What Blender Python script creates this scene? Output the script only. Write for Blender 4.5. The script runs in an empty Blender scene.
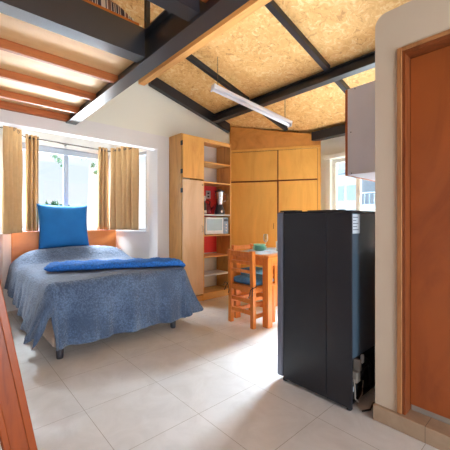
import bpy, bmesh, math, random
from mathutils import Vector, Matrix
random.seed(7)
scene = bpy.context.scene
COL = scene.collection
PI = math.pi

# ------------------------------------------------------------------ camera, sky, lights, exposure
H = 1.10
cd = bpy.data.cameras.new('camera'); cam = bpy.data.objects.new('camera', cd); COL.objects.link(cam)
cam.location = (0, 0, H)
cam.rotation_euler = (PI/2, 0, -math.radians(42.2))
cd.sensor_fit = 'HORIZONTAL'; cd.sensor_width = 36.0
cd.lens = 312.0/450.0*36.0
cd.shift_y = -4.0/450.0
cd.clip_start = 0.02
scene.camera = cam

w = bpy.data.worlds.new('sky'); scene.world = w; w.use_nodes = True
nt = w.node_tree; bg = nt.nodes['Background']
bg.inputs['Strength'].default_value = 1.15
tc = nt.nodes.new('ShaderNodeTexCoord'); sep = nt.nodes.new('ShaderNodeSeparateXYZ')
rmp = nt.nodes.new('ShaderNodeValToRGB')
nt.links.new(tc.outputs['Generated'], sep.inputs[0]); nt.links.new(sep.outputs['Z'], rmp.inputs[0])
rmp.color_ramp.elements[0].position = 0.0; rmp.color_ramp.elements[0].color = (0.86, 0.92, 0.97, 1)
rmp.color_ramp.elements[1].position = 0.5; rmp.color_ramp.elements[1].color = (0.66, 0.80, 1.0, 1)
nt.links.new(rmp.outputs['Color'], bg.inputs['Color'])

def area(name, loc, target, sx, sy, power, color):
    l = bpy.data.lights.new(name, 'AREA'); l.shape = 'RECTANGLE'; l.size = sx; l.size_y = sy
    l.energy = power; l.color = color
    o = bpy.data.objects.new(name, l); COL.objects.link(o); o.location = loc
    o.rotation_euler = (Vector(target)-Vector(loc)).to_track_quat('-Z', 'Y').to_euler()
    return o
area('daylight_kitchen', (6.6, 2.9, 4.1), (3.0, 1.6, 0.6), 2.4, 2.0, 7600, (0.82, 0.95, 1.06))
area('daylight_bay', (0.9, 6.7, 4.6), (1.3, 3.6, 0.8), 3.0, 2.0, 3200, (0.88, 0.95, 1.0))
area('fill_rear', (0.6, -3.0, 1.45), (1.2, 2.0, 1.3), 1.7, 1.8, 72, (0.82, 0.95, 1.06))  # added fill lamp outside the made-up rear opening
area('terrace_floor_bounce', (0.5, -3.6, 0.12), (1.6, 2.2, 2.9), 2.2, 1.4, 150, (0.84, 0.96, 1.04))  # added low lamp behind the camera, brightens the ceiling
area('kitchen_ground_bounce', (7.0, 1.7, -0.5), (2.4, 2.2, 2.75), 2.4, 1.6, 520, (0.88, 0.97, 1.02))  # added lamp under the kitchen sill line, lifts the board ceiling
area('bay_ground_bounce', (1.2, 8.2, -0.95), (0.8, 2.2, 2.2), 3.5, 2.2, 2100, (0.96, 0.98, 1.0))  # added lamp hidden below the bay sill, brightens the loft underside

vs = scene.view_settings
vs.view_transform = 'Standard'; vs.look = 'None'; vs.gamma = 1.0; vs.exposure = 0.1
try: vs.use_curve_mapping = False
except Exception: pass

# ------------------------------------------------------------------ materials
def srgb(r, g, b):
    def c(v):
        v /= 255.0
        return v/12.92 if v <= 0.04045 else ((v+0.055)/1.055)**2.4
    return (c(r), c(g), c(b), 1.0)

def newmat(name):
    m = bpy.data.materials.new(name); m.use_nodes = True
    return m, m.node_tree, m.node_tree.nodes['Principled BSDF']

def coords(nt, scale=(1, 1, 1), loc=(0, 0, 0), rot=(0, 0, 0), src='Object'):
    t = nt.nodes.new('ShaderNodeTexCoord'); mp = nt.nodes.new('ShaderNodeMapping')
    mp.inputs['Scale'].default_value = scale; mp.inputs['Location'].default_value = loc
    mp.inputs['Rotation'].default_value = rot
    nt.links.new(t.outputs[src], mp.inputs['Vector'])
    return mp.outputs['Vector']

def noise(nt, vec, scale, detail=4, rough=0.55, dist=0.0):
    n = nt.nodes.new('ShaderNodeTexNoise')
    n.inputs['Scale'].default_value = scale; n.inputs['Detail'].default_value = detail
    n.inputs['Roughness'].default_value = rough; n.inputs['Distortion'].default_value = dist
    nt.links.new(vec, n.inputs['Vector'])
    return n.outputs['Fac']

def ramp(nt, fac, stops):
    r = nt.nodes.new('ShaderNodeValToRGB')
    el = r.color_ramp.elements
    while len(el) < len(stops): el.new(0.5)
    for e, (p, c) in zip(el, stops): e.position = p; e.color = c
    nt.links.new(fac, r.inputs[0])
    return r.outputs['Color']

def bump(nt, bs, h, strength=0.2, dist=0.01):
    b = nt.nodes.new('ShaderNodeBump'); b.inputs['Strength'].default_value = strength
    b.inputs['Distance'].default_value = dist
    nt.links.new(h, b.inputs['Height']); nt.links.new(b.outputs['Normal'], bs.inputs['Normal'])

def plain(name, rgb, rough=0.6, metal=0.0, var=0.06, nscale=8.0, bmp=0.0, spec=0.5):
    m, nt, bs = newmat(name)
    c = srgb(*rgb); v = coords(nt)
    f = noise(nt, v, nscale)
    lo = tuple(x*(1-var) for x in c[:3])+(1,); hi = tuple(min(1, x*(1+var)) for x in c[:3])+(1,)
    nt.links.new(ramp(nt, f, [(0.3, lo), (0.7, hi)]), bs.inputs['Base Color'])
    bs.inputs['Roughness'].default_value = rough; bs.inputs['Metallic'].default_value = metal
    bs.inputs['Specular IOR Level'].default_value = spec
    if bmp: bump(nt, bs, noise(nt, v, nscale*6), bmp, 0.004)
    return m

def wood(name, rgb, dark, axis='Z', rough=0.45, scale=3.0, stretch=9.0):
    m, nt, bs = newmat(name)
    s = [stretch, stretch, stretch]; s['XYZ'.index(axis)] = 1.0
    v = coords(nt, tuple(x*scale/3.0 for x in s))
    f = noise(nt, v, 2.4, 6, 0.6, 1.1)
    nt.links.new(ramp(nt, f, [(0.28, srgb(*dark)), (0.5, srgb(*rgb)), (0.78, srgb(*[min(255, x*1.07) for x in rgb]))]), bs.inputs['Base Color'])
    bs.inputs['Roughness'].default_value = rough
    bump(nt, bs, f, 0.05, 0.004)
    return m

def plywood(name, rgb, dark, axis='Z', rough=0.4):
    m, nt, bs = newmat(name)
    s = [3.2, 3.2, 3.2]; s['XYZ'.index(axis)] = 0.8
    v = coords(nt, tuple(s))
    f = noise(nt, v, 1.1, 5, 0.55, 2.2)
    nt.links.new(ramp(nt, f, [(0.25, srgb(*dark)), (0.5, srgb(*rgb)), (0.75, srgb(*[min(255, x*1.05) for x in rgb]))]), bs.inputs['Base Color'])
    bs.inputs['Roughness'].default_value = rough
    return m

def osb(name):
    m, nt, bs = newmat(name)
    v = coords(nt)
    n1 = nt.nodes.new('ShaderNodeTexNoise'); n1.inputs['Scale'].default_value = 9.0
    n1.inputs['Detail'].default_value = 2.0
    nt.links.new(v, n1.inputs['Vector'])
    mix = nt.nodes.new('ShaderNodeMix'); mix.data_type = 'RGBA'; mix.blend_type = 'LINEAR_LIGHT'
    mix.inputs[0].default_value = 0.16
    nt.links.new(v, mix.inputs[6]); nt.links.new(n1.outputs['Color'], mix.inputs[7])
    cols = []
    for i, (sx, sy) in enumerate(((46, 11), (12, 44), (30, 17))):
        mp = nt.nodes.new('ShaderNodeMapping'); mp.inputs['Scale'].default_value = (sx, sy, 20)
        mp.inputs['Rotation'].default_value = (0, 0, 0.35*i+0.2)
        nt.links.new(mix.outputs[2], mp.inputs['Vector'])
        vo = nt.nodes.new('ShaderNodeTexVoronoi'); vo.inputs['Scale'].default_value = 1.0
        nt.links.new(mp.outputs['Vector'], vo.inputs['Vector'])
        s = nt.nodes.new('ShaderNodeSeparateColor'); nt.links.new(vo.outputs['Color'], s.inputs[0])
        cols.append(s.outputs[0])
    a = nt.nodes.new('ShaderNodeMath'); a.operation = 'ADD'
    nt.links.new(cols[0], a.inputs[0]); nt.links.new(cols[1], a.inputs[1])
    b = nt.nodes.new('ShaderNodeMath'); b.operation = 'ADD'
    nt.links.new(a.outputs[0], b.inputs[0]); nt.links.new(cols[2], b.inputs[1])
    d = nt.nodes.new('ShaderNodeMath'); d.operation = 'DIVIDE'; d.inputs[1].default_value = 3.0
    nt.links.new(b.outputs[0], d.inputs[0])
    nt.links.new(ramp(nt, d.outputs[0], [(0.12, srgb(204, 144, 80)), (0.3, srgb(230, 176, 106)), (0.58, srgb(240, 190, 120)), (0.84, srgb(250, 216, 156))]), bs.inputs['Base Color'])
    bs.inputs['Roughness'].default_value = 0.75
    bump(nt, bs, d.outputs[0], 0.15, 0.003)
    return m

def tile_mat(name, size, ox, oy, a, b, grout, rough=0.28):
    m, nt, bs = newmat(name)
    v = coords(nt, (1, 1, 1), (-ox, -oy, 0))
    br = nt.nodes.new('ShaderNodeTexBrick')
    br.offset = 0.0; br.squash = 1.0
    br.inputs['Scale'].default_value = 1.0; br.inputs['Mortar Size'].default_value = 0.0014
    br.inputs['Mortar Smooth'].default_value = 0.2; br.inputs['Bias'].default_value = 0.0
    br.inputs['Brick Width'].default_value = size; br.inputs['Row Height'].default_value = size
    nt.links.new(v, br.inputs['Vector'])
    f = noise(nt, v, 5.5, 8, 0.62, 0.8)
    c1 = ramp(nt, f, [(0.3, srgb(*a)), (0.62, srgb(*b))])
    nt.links.new(c1, br.inputs['Color1']); nt.links.new(c1, br.inputs['Color2'])
    br.inputs['Mortar'].default_value = srgb(*grout)
    nt.links.new(br.outputs['Color'], bs.inputs['Base Color'])
    bs.inputs['Roughness'].default_value = rough
    return m

def quilt(name, rgb, dark, freq=46.0):
    m, nt, bs = newmat(name)
    v = coords(nt, (1, 1, 1), src='UV')
    wx = nt.nodes.new('ShaderNodeTexVoronoi'); wx.inputs['Scale'].default_value = freq
    nt.links.new(v, wx.inputs['Vector'])
    nz = noise(nt, v, 3.5, 3)
    add = nt.nodes.new('ShaderNodeMath'); add.operation = 'MULTIPLY_ADD'
    nt.links.new(wx.outputs['Distance'], add.inputs[0]); add.inputs[1].default_value = -0.55
    nt.links.new(nz, add.inputs[2])
    nt.links.new(ramp(nt, add.outputs[0], [(0.1, srgb(*dark)), (0.5, srgb(*rgb))]), bs.inputs['Base Color'])
    bs.inputs['Roughness'].default_value = 0.75
    bs.inputs['Sheen Weight'].default_value = 0.25
    inv = nt.nodes.new('ShaderNodeMath'); inv.operation = 'MULTIPLY'; inv.inputs[1].default_value = -1.0
    nt.links.new(wx.outputs['Distance'], inv.inputs[0])
    bump(nt, bs, inv.outputs[0], 0.6, 0.012)
    return m

def glass(name, tint=(0.97, 0.99, 1.0), refl=0.06):
    m = bpy.data.materials.new(name); m.use_nodes = True
    nt = m.node_tree; nt.nodes.remove(nt.nodes['Principled BSDF'])
    t = nt.nodes.new('ShaderNodeBsdfTransparent'); t.inputs[0].default_value = (*tint, 1)
    g = nt.nodes.new('ShaderNodeBsdfGlossy'); g.inputs['Roughness'].default_value = 0.02
    mx = nt.nodes.new('ShaderNodeMixShader'); mx.inputs[0].default_value = refl
    nt.links.new(t.outputs[0], mx.inputs[1]); nt.links.new(g.outputs[0], mx.inputs[2])
    nt.links.new(mx.outputs[0], nt.nodes['Material Output'].inputs['Surface'])
    return m

def clearware(name, op):
    m = bpy.data.materials.new(name); m.use_nodes = True
    nt = m.node_tree; bs = nt.nodes['Principled BSDF']
    bs.inputs['Base Color'].default_value = (0.93, 0.96, 0.97, 1); bs.inputs['Roughness'].default_value = 0.05
    t = nt.nodes.new('ShaderNodeBsdfTransparent'); t.inputs[0].default_value = (0.97, 0.98, 0.98, 1)
    lw = nt.nodes.new('ShaderNodeLayerWeight'); lw.inputs['Blend'].default_value = op
    mx = nt.nodes.new('ShaderNodeMixShader')
    nt.links.new(lw.outputs['Facing'], mx.inputs[0]); nt.links.new(t.outputs[0], mx.inputs[1]); nt.links.new(bs.outputs[0], mx.inputs[2])
    nt.links.new(mx.outputs[0], nt.nodes['Material Output'].inputs['Surface'])
    return m

def stripes(name, c1, c2, c3, freq):
    m, nt, bs = newmat(name)
    v = coords(nt, (freq, 0.0, 0.0))
    wv = nt.nodes.new('ShaderNodeTexNoise'); wv.inputs['Scale'].default_value = 1.0; wv.inputs['Detail'].default_value = 1.0
    nt.links.new(v, wv.inputs['Vector'])
    r = ramp(nt, wv.outputs['Fac'], [(0.40, srgb(*c1)), (0.47, srgb(*c2)), (0.56, srgb(*c3))])
    for n in nt.nodes:
        if n.type == 'VALTORGB': n.color_ramp.interpolation = 'CONSTANT'
    nt.links.new(r, bs.inputs['Base Color']); bs.inputs['Roughness'].default_value = 0.9
    return m

M = {}
M['floor'] = tile_mat('floor_tile', 0.472, 0.612, 1.42, (205, 203, 201), (219, 218, 217), (150, 142, 130))
M['step'] = tile_mat('step_tile', 0.40, 1.72, 0.478, (152, 126, 102), (174, 148, 122), (100, 84, 68), 0.4)
M['white'] = plain('white_paint', (228, 224, 222), 0.8, var=0.02, nscale=2, bmp=0.03)
M['cream'] = plain('cream_paint', (232, 230, 218), 0.8, var=0.02, nscale=2, bmp=0.03)
M['bath'] = plain('beige_paint', (206, 187, 165), 0.75, var=0.03, nscale=2.5, bmp=0.05)
M['red'] = plain('red_paint', (226, 52, 54), 0.6, var=0.05)
M['osb'] = osb('osb_board')
M['steel'] = plain('dark_steel_paint', (36, 36, 41), 0.38, var=0.12, nscale=5)
M['steelgrey'] = plain('grey_steel_paint', (40, 42, 48), 0.3, var=0.1, nscale=6, spec=0.9)
M['joist'] = wood('joist_wood', (184, 104, 52), (150, 74, 32), 'X', 0.5)
M['loftply'] = plywood('loft_plywood', (246, 198, 142), (236, 178, 118), 'X', 0.55)
M['fascia'] = wood('fascia_wood', (218, 158, 90), (196, 130, 66), 'Y', 0.5)
M['loftedge'] = wood('loft_edge_wood', (200, 112, 34), (170, 86, 22), 'X', 0.5)
M['closet'] = plywood('closet_plywood', (232, 176, 90), (222, 158, 74), 'Z')
M['frieze'] = plywood('frieze_plywood', (210, 144, 72), (194, 124, 54), 'X')
M['gap'] = plain('closet_shadow_wood', (120, 62, 24), 0.7)
M['cabinet'] = wood('cabinet_wood', (224, 166, 90), (206, 140, 68), 'Z', 0.42, 2.0, 6.0)
M['cabside'] = wood('cabinet_side_wood', (214, 158, 88), (186, 126, 64), 'Z', 0.42, 2.0, 6.0)
M['cabpale'] = plywood('cabinet_pale_door', (226, 190, 152), (212, 170, 128), 'Z', 0.3)
M['shelf'] = wood('shelf_wood', (226, 172, 104), (206, 146, 78), 'X', 0.4, 2.0, 6.0)
M['chair'] = wood('pine_orange', (224, 136, 62), (202, 108, 42), 'Z', 0.35)
M['table'] = wood('table_pine', (226, 140, 68), (206, 112, 46), 'X', 0.3)
M['door'] = plywood('door_wood', (154, 78, 32), (130, 60, 22), 'Z', 0.4)
M['doorframe'] = wood('door_frame_wood', (126, 64, 28), (100, 46, 18), 'Z', 0.45)
M['doortrim'] = wood('door_trim_wood', (172, 116, 70), (142, 88, 48), 'Z', 0.5)
M['ladder'] = wood('ladder_wood', (152, 68, 18), (122, 48, 10), 'Z', 0.35)
M['headboard'] = plywood('headboard_wood', (206, 116, 52), (184, 92, 38), 'X', 0.4)
M['spread'] = quilt('quilted_bedspread', (98, 122, 156), (62, 82, 112), 78.0)
M['boxspring'] = plain('box_spring_fabric', (190, 166, 150), 0.9, var=0.12, nscale=60, bmp=0.3)
M['mattress'] = plain('mattress_fabric', (225, 222, 216), 0.9)
M['black'] = plain('black_plastic', (22, 22, 24), 0.45)
M['leg'] = plain('bed_leg_plastic', (44, 42, 50), 0.5)
M['throw'] = plain('blue_plush', (44, 112, 196), 0.95, var=0.45, nscale=70, bmp=1.0)
M['pillow'] = plain('blue_velvet', (14, 102, 168), 0.85, var=0.08, nscale=6, bmp=0.05)
M['curtain'] = plain('beige_curtain', (196, 156, 108), 0.85, var=0.05, nscale=20)
M['alu'] = plain('window_aluminium', (150, 160, 174), 0.4, var=0.03)
M['pvc'] = plain('window_white_frame', (236, 234, 226), 0.45, var=0.02)
M['glass'] = glass('window_glass')
M['rod'] = plain('rod_metal', (98, 90, 84), 0.35, metal=0.6)
M['fridge'] = plain('fridge_black_panel', (29, 31, 38), 0.34, var=0.06, nscale=14, bmp=0.02)
M['fridgeback'] = plain('fridge_back_panel', (66, 82, 96), 0.4, var=0.05)
M['fridgedoor'] = plain('fridge_door_metal', (112, 116, 130), 0.3, metal=0.5)
M['label'] = plain('paper_label', (196, 202, 210), 0.7)
M['ink'] = plain('label_ink', (96, 100, 112), 0.7)
M['plastic'] = plain('ivory_plastic', (150, 140, 130), 0.5)
M['grey'] = plain('grey_melamine', (232, 230, 238), 0.5, var=0.02)
M['palewhite'] = plain('white_melamine', (226, 226, 232), 0.5, var=0.02)
M['edge'] = plywood('cabinet_edge_wood', (182, 96, 44), (160, 78, 32), 'Z')
M['lamp'] = plain('lamp_white', (232, 230, 238), 0.4, var=0.02)
M['chain'] = plain('chain_metal', (110, 96, 80), 0.4, metal=0.7)
M['cushion'] = plain('navy_cushion', (86, 142, 196), 0.9, var=0.25, nscale=24, bmp=0.2)
M['tie'] = plain('navy_tie', (34, 40, 62), 0.9)
M['teal'] = plain('teal_ceramic', (150, 232, 224), 0.25, var=0.03)
M['mat'] = plain('placemat_cloth', (196, 214, 228), 0.8, var=0.12, nscale=60)
M['tumbler'] = clearware('clear_tumbler', 0.6)
M['wine'] = clearware('clear_wineglass', 0.55)
M['chrome'] = plain('brushed_chrome', (200, 200, 205), 0.22, metal=1.0)
M['mwwhite'] = plain('microwave_white', (240, 244, 250), 0.35)
M['mwreflect'] = plain('microwave_window_reflection', (176, 202, 220), 0.08, var=0.05)  # pale blue is a bright reflection painted into the window colour
M['mwpanel'] = plain('microwave_panel', (150, 172, 200), 0.3)
M['darkred'] = plain('dark_red_enamel', (122, 20, 34), 0.25)
M['slate'] = plain('slate_plastic', (58, 66, 84), 0.35)
M['serape'] = stripes('striped_weave', (72, 68, 80), (236, 226, 214), (140, 104, 90), 34.0)
M['leaf'] = plain('leaf_green', (52, 98, 66), 0.7, var=0.3, nscale=9)
M['bark'] = plain('bark_brown', (110, 96, 84), 0.9)
M['house'] = plain('house_plaster', (214, 222, 230), 0.9)
M['housewin'] = plain('house_window_glass', (164, 190, 210), 0.3)
M['houseroof'] = plain('house_roof_grey', (168, 186, 204), 0.8)
M['ground'] = plain('outside_ground', (168, 172, 160), 0.95)

# ------------------------------------------------------------------ mesh helpers
class MB:
    def __init__(s): s.bm = bmesh.new()
    def box(s, x0, x1, y0, y1, z0, z1, bev=0.0, mat=None, seg=2):
        r = bmesh.ops.create_cube(s.bm, size=1.0)
        vs_ = r['verts']
        c = ((x0+x1)/2, (y0+y1)/2, (z0+z1)/2)
        d = (abs(x1-x0), abs(y1-y0), abs(z1-z0))
        for v in vs_: v.co = Vector((c[0]+v.co.x*d[0], c[1]+v.co.y*d[1], c[2]+v.co.z*d[2]))
        if bev:
            es = list({e for v in vs_ for e in v.link_edges})
            rr = bmesh.ops.bevel(s.bm, geom=es, offset=bev, segments=seg, profile=0.5, affect='EDGES')
            vs_ = list({v for f in rr['faces'] for v in f.verts} | {v for v in vs_ if v.is_valid})
        if mat is not None:
            for v in vs_: v.co = mat @ v.co
        return s
    def prism(s, pts, n0, n1, fn):
        # pts: 2-D outline, extruded between n0 and n1; fn(a,b,n)->xyz
        A = [s.bm.verts.new(fn(a, b, n0)) for a, b in pts]
        B = [s.bm.verts.new(fn(a, b, n1)) for a, b in pts]
        k = len(pts)
        s.bm.faces.new(A); s.bm.faces.new(B[::-1])
        for i in range(k):
            s.bm.faces.new((A[i], B[i], B[(i+1) % k], A[(i+1) % k]))
        return s
    def tube(s, pts, r, seg=8, cap=True):
        pts = [Vector(p) for p in pts]; rings = []
        for i, p in enumerate(pts):
            d = (pts[min(i+1, len(pts)-1)]-pts[max(i-1, 0)]).normalized()
            up = Vector((0, 0, 1)) if abs(d.z) < 0.9 else Vector((1, 0, 0))
            a = d.cross(up).normalized(); b = d.cross(a).normalized()
            rr = r[i] if isinstance(r, (list, tuple)) else r
            rings.append([s.bm.verts.new(p+(a*math.cos(2*PI*k/seg)+b*math.sin(2*PI*k/seg))*rr) for k in range(seg)])
        for q in range(len(rings)-1):
            for k in range(seg):
                s.bm.faces.new((rings[q][k], rings[q][(k+1) % seg], rings[q+1][(k+1) % seg], rings[q+1][k]))
        if cap: s.bm.faces.new(rings[0][::-1]); s.bm.faces.new(rings[-1])
        return s
    def lathe(s, prof, cx=0, cy=0, seg=24, sx=1.0, sy=1.0):
        rings = []
        for r, z in prof:
            rings.append([s.bm.verts.new((cx+max(r, 1e-4)*sx*math.cos(2*PI*k/seg), cy+max(r, 1e-4)*sy*math.sin(2*PI*k/seg), z)) for k in range(seg)])
        for q in range(len(rings)-1):
            for k in range(seg):
                s.bm.faces.new((rings[q][k], rings[q][(k+1) % seg], rings[q+1][(k+1) % seg], rings[q+1][k]))
        s.bm.faces.new(rings[0][::-1]); s.bm.faces.new(rings[-1])
        return s
    def grid(s, nu, nv, fn, uvfn=None, closed=False):
        V = [[s.bm.verts.new(fn(i/(nu-1), j/(nv-1))) for j in range(nv)] for i in range(nu)]
        uv = s.bm.loops.layers.uv.verify() if uvfn else None
        for i in range(nu-1):
            for j in range(nv-1):
                f = s.bm.faces.new((V[i][j], V[i+1][j], V[i+1][j+1], V[i][j+1]))
                if uv:
                    for lp, (a, b) in zip(f.loops, ((i, j), (i+1, j), (i+1, j+1), (i, j+1))):
                        lp[uv].uv = uvfn(a/(nu-1), b/(nv-1))
        return s
    def xf(s, mat):
        bmesh.ops.transform(s.bm, matrix=mat, verts=s.bm.verts); return s
    def build(s, name, mat, parent=None, smooth=False, label=None, recalc=True):
        if recalc: bmesh.ops.recalc_face_normals(s.bm, faces=s.bm.faces)
        me = bpy.data.meshes.new(name); s.bm.to_mesh(me); s.bm.free()
        me.materials.append(mat)
        if smooth:
            for p in me.polygons: p.use_smooth = True
        o = bpy.data.objects.new(name, me); COL.objects.link(o)
        if parent is not None: o.parent = parent
        if label: o['label'] = label
        return o

def tag(o, label, cat, group=None, kind=None):
    o['label'] = label; o['category'] = cat
    if group: o['group'] = group
    if kind: o['kind'] = kind
    return o
def thing(name, label, cat, loc=(0, 0, 0), rz=0.0, group=None):
    o = bpy.data.objects.new(name, None); COL.objects.link(o)
    o.empty_display_size = 0.1
    o.location = loc; o.rotation_euler = (0, 0, rz)
    return tag(o, label, cat, group)
def struct(o, label=None, cat=None):
    o['kind'] = 'structure'
    o['label'] = label or ('plain ' + o.name.replace('_', ' ') + ' of the room'); o['category'] = cat or o.name.split('_')[0]
    return o
def dup(root, loc, rz, label, group=None):
    r = root.copy(); COL.objects.link(r); r.location = loc; r.rotation_euler = (0, 0, rz); r['label'] = label
    if group: r['group'] = group
    for ch in list(root.children):
        c = ch.copy(); COL.objects.link(c); c.parent = r
        for g in list(ch.children):
            d = g.copy(); COL.objects.link(d); d.parent = c
    return r

# ------------------------------------------------------------------ setting
YG = 3.70            # wall behind the bed and the cabinet
XK = 4.20            # kitchen window wall
def roofz(x): return 2.98-0.255*(x-2.11)

struct(MB().box(-1.75, 4.3, -2.75, 4.9, -0.12, 0.0).build('floor', M['floor']), 'pale beige square tile floor', 'floor')

# sloped OSB roof
b = MB(); x0, x1 = -1.9, 4.45
b.prism([(x0, roofz(x0)), (x1, roofz(x1)), (x1, roofz(x1)+0.09), (x0, roofz(x0)+0.09)], -2.85, 3.95, lambda a, c, n: (a, n, c))
struct(b.build('ceiling', M['osb']), 'sloping ceiling of tan strand board', 'ceiling')

# wall behind the bed: opening into the bay
XO0, XO1, ZO = 0.30, 2.136, 2.06
b = MB()
b.box(-1.75, XO0, YG, YG+0.12, 0, 2.25)
b.box(XO1, 4.3, YG, YG+0.12, 0, 2.25)
b.box(XO0, XO1, YG, YG+0.12, ZO, 2.25)
struct(b.build('wall_back', M['white']), 'white wall behind the bed with a wide opening into the window bay', 'wall')
b = MB()
b.prism([(-1.75, 2.25), (4.3, 2.25), (4.3, roofz(4.3)), (-1.75, roofz(-1.75))], YG+0.02, YG+0.12, lambda a, c, n: (a, n, c))
struct(b.build('wall_gable', M['cream']), 'cream gable wall above the bed opening under the roof slope', 'wall')

# the bay
BP = [(0.30, 3.82), (0.54, 4.58), (1.93, 4.66), (2.136, 3.93)]
SILL, HEAD, BZ = 0.945, 2.09, 2.32
def frame_of(p, q):
    p = Vector((p[0], p[1], 0)); q = Vector((q[0], q[1], 0)); d = (q-p); L = d.length; d.normalize()
    n = Vector((-d.y, d.x, 0))          # outward (left of travel)
    m = Matrix(((d.x, n.x, 0, p.x), (d.y, n.y, 0, p.y), (0, 0, 1, 0), (0, 0, 0, 1)))
    return m, L
def bay_wall(name, p, q, a0, a1, label):
    m, L = frame_of(p, q)
    a1 = L-a1
    b = MB(); t = 0.12
    b.box(0, L, 0, t, 0, SILL); b.box(0, L, 0, t, HEAD, BZ)
    b.box(0, a0, 0, t, SILL, HEAD); b.box(a1, L, 0, t, SILL, HEAD)
    b.xf(m)
    struct(b.build(name, M['white']), label, 'wall')
    return m, a0, a1
def window(name, m, a0, a1, z0, z1, mulls, label, matf, fw=0.05, y0=0.03, y1=0.08, head=0.0):
    b = MB()
    e = 0.001
    b.box(a0+e, a1-e, y0, y1, z0+e, z0+fw, 0.004); b.box(a0+e, a1-e, y0, y1, z1-fw-head, z1-e, 0.004)
    b.box(a0+e, a0+fw, y0, y1, z0+fw, z1-fw-head, 0.004); b.box(a1-fw, a1-e, y0, y1, z0+fw, z1-fw-head, 0.004)
    for c in mulls: b.box(c-0.03, c+0.03, y0+0.005, y1+0.005, z0+fw, z1-fw-head, 0.004)
    b.xf(m)
    o = struct(b.build(name, matf), label, 'window')
    edges = [a0+fw]+[v for c in mulls for v in (c-0.03, c+0.03)]+[a1-fw]
    for i in range(0, len(edges), 2):
        MB().box(edges[i]+e, edges[i+1]-e, (y0+y1)/2-0.003, (y0+y1)/2+0.003, z0+fw+e, z1-fw-head-e).xf(m).build('pane', M['glass'], o)
    return o
m, a0, a1 = bay_wall('wall_bay_left', BP[0], BP[1], 0.07, 0.07, 'white angled left wall of the window bay')
window('window_1', m, a0, a1, SILL, HEAD, [], 'narrow window in the left side of the bay', M['alu'])
m, a0, a1 = bay_wall('wall_bay_center', BP[1], BP[2], 0.06, 0.06, 'white wall under and around the bay window behind the bed')
window('window_2', m, a0, a1, SILL, HEAD, [0.73], 'wide aluminium sliding window behind the bed', M['alu'], 0.055, head=0.03)
m, a0, a1 = bay_wall('wall_bay_right', BP[2], BP[3], 0.07, 0.05, 'white angled right wall of the window bay')
window('window_3', m, a0, a1, SILL, HEAD, [], 'narrow window in the right side of the bay', M['alu'])
b = MB()
b.box(XO1, XO1+0.12, 3.82, 3.93, 0, BZ)
struct(b.build('wall_bay_return', M['white']), 'short white return of the bay at its right end', 'wall')
b = MB(); b.prism([(0.15, 3.82), (0.55, 4.75), (2.0, 4.85), (2.35, 3.82)], BZ, BZ+0.08, lambda a, c, n: (a, c, n))
struct(b.build('ceiling_bay', M['cream']), 'cream ceiling of the window bay', 'ceiling')
# sills
for i in range(3):
    m, L = frame_of(BP[i], BP[i+1])
    struct(MB().box(0.05, L-0.05, -0.035, 0.028, SILL, SILL+0.014, 0.003).xf(m).build('trim_%d' % (i+1), M['palewhite']),
           'white sill of the bay, ' + ('left', 'middle', 'right')[i] + ' length', 'sill')

# red painted patch of wall inside the open shelves
struct(MB().box(2.66, 3.175, YG-0.006, YG-0.001, 0.62, 1.66).build('trim_4', M['red']), 'red painted wall panel behind the open shelves', 'wall panel')

# kitchen window wall
WY0, WY1, WZ0, WZ1 = 0.95, 2.33, 0.95, 2.00
b = MB()
b.box(XK, XK+0.12, -2.75, WY0, 0, 2.44); b.box(XK, XK+0.12, WY1, 3.69, 0, 2.44)
b.box(XK, XK+0.12, WY0, WY1, 0, WZ0); b.box(XK, XK+0.12, WY0, WY1, WZ1, 2.44)
struct(b.build('wall_kitchen', M['cream']), 'cream kitchen wall around the right window', 'wall')
mk = Matrix(((0, 1, 0, XK), (1, 0, 0, 0), (0, 0, 1, 0), (0, 0, 0, 1)))
window('window_4', mk, WY0, WY1, WZ0, WZ1, [1.56, 1.95], 'kitchen window with white frame beyond the refrigerator', M['pvc'], 0.06)
struct(MB().box(XK-0.05, XK-0.001, WY0-0.1, WY1+0.10, WZ1+0.0, WZ1+0.06, 0.004).build('trim_5', M['pvc']), 'white head board over the kitchen window', 'trim')
struct(MB().box(XK-0.03, XK-0.001, WY1+0.0, WY1+0.07, WZ0, WZ1-0.001, 0.004).build('trim_6', M['cream']), 'pale casing at the left of the kitchen window', 'trim')

# unseen sides: left wall and rear wall with a wide opening added for fill light
struct(MB().box(-1.75, -1.63, -2.75, 3.69, 0, 3.85).build('wall_left', M['white']), 'plain white left wall', 'wall')
b = MB()
b.box(-1.63, -0.75, -2.75, -2.63, 0, 2.4); b.box(1.72, 4.19, -2.75, -2.63, 0, 2.4); b.box(-1.63, 4.19, -2.75, -2.63, 2.4, 2.44)
b.prism([(-1.63, 2.44), (4.19, 2.44), (4.19, 2.445), (-1.63, roofz(-1.63)-0.005)], -2.75, -2.63, lambda a, c, n: (a, n, c))
struct(b.build('wall_rear', M['white']), 'plain rear wall with a wide opening added for fill light', 'wall')

# bathroom partition with door
BX, BYE, BZT = 1.79, 0.727, 2.235
DY1, DZ0, DZ1 = 0.600, 0.105, 2.0
DY0 = DY1-0.78
b = MB()
r = 0.06
arc = [(BYE-r+r*math.cos(a), BZT-r+r*math.sin(a)) for a in [i*PI/2/8 for i in range(9)]]
# wall outline as pieces: end pier, lintel, far part
b.prism([(DY1, 0.085), (BYE, 0.085)]+arc+[(DY1, BZT)], BX, BX+0.14, lambda a, c, n: (n, a, c))
b.box(BX, BX+0.14, DY0, DY1, DZ1, BZT)
b.box(BX, BX+0.14, -2.62, DY0, 0.085, BZT)
b.box(BX+0.14, 4.19, BYE-0.14, BYE, 0, BZT-0.1)
struct(b.build('wall_right', M['bath']), 'beige plaster partition wall with a rounded top corner beside the wooden door', 'wall')
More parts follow.
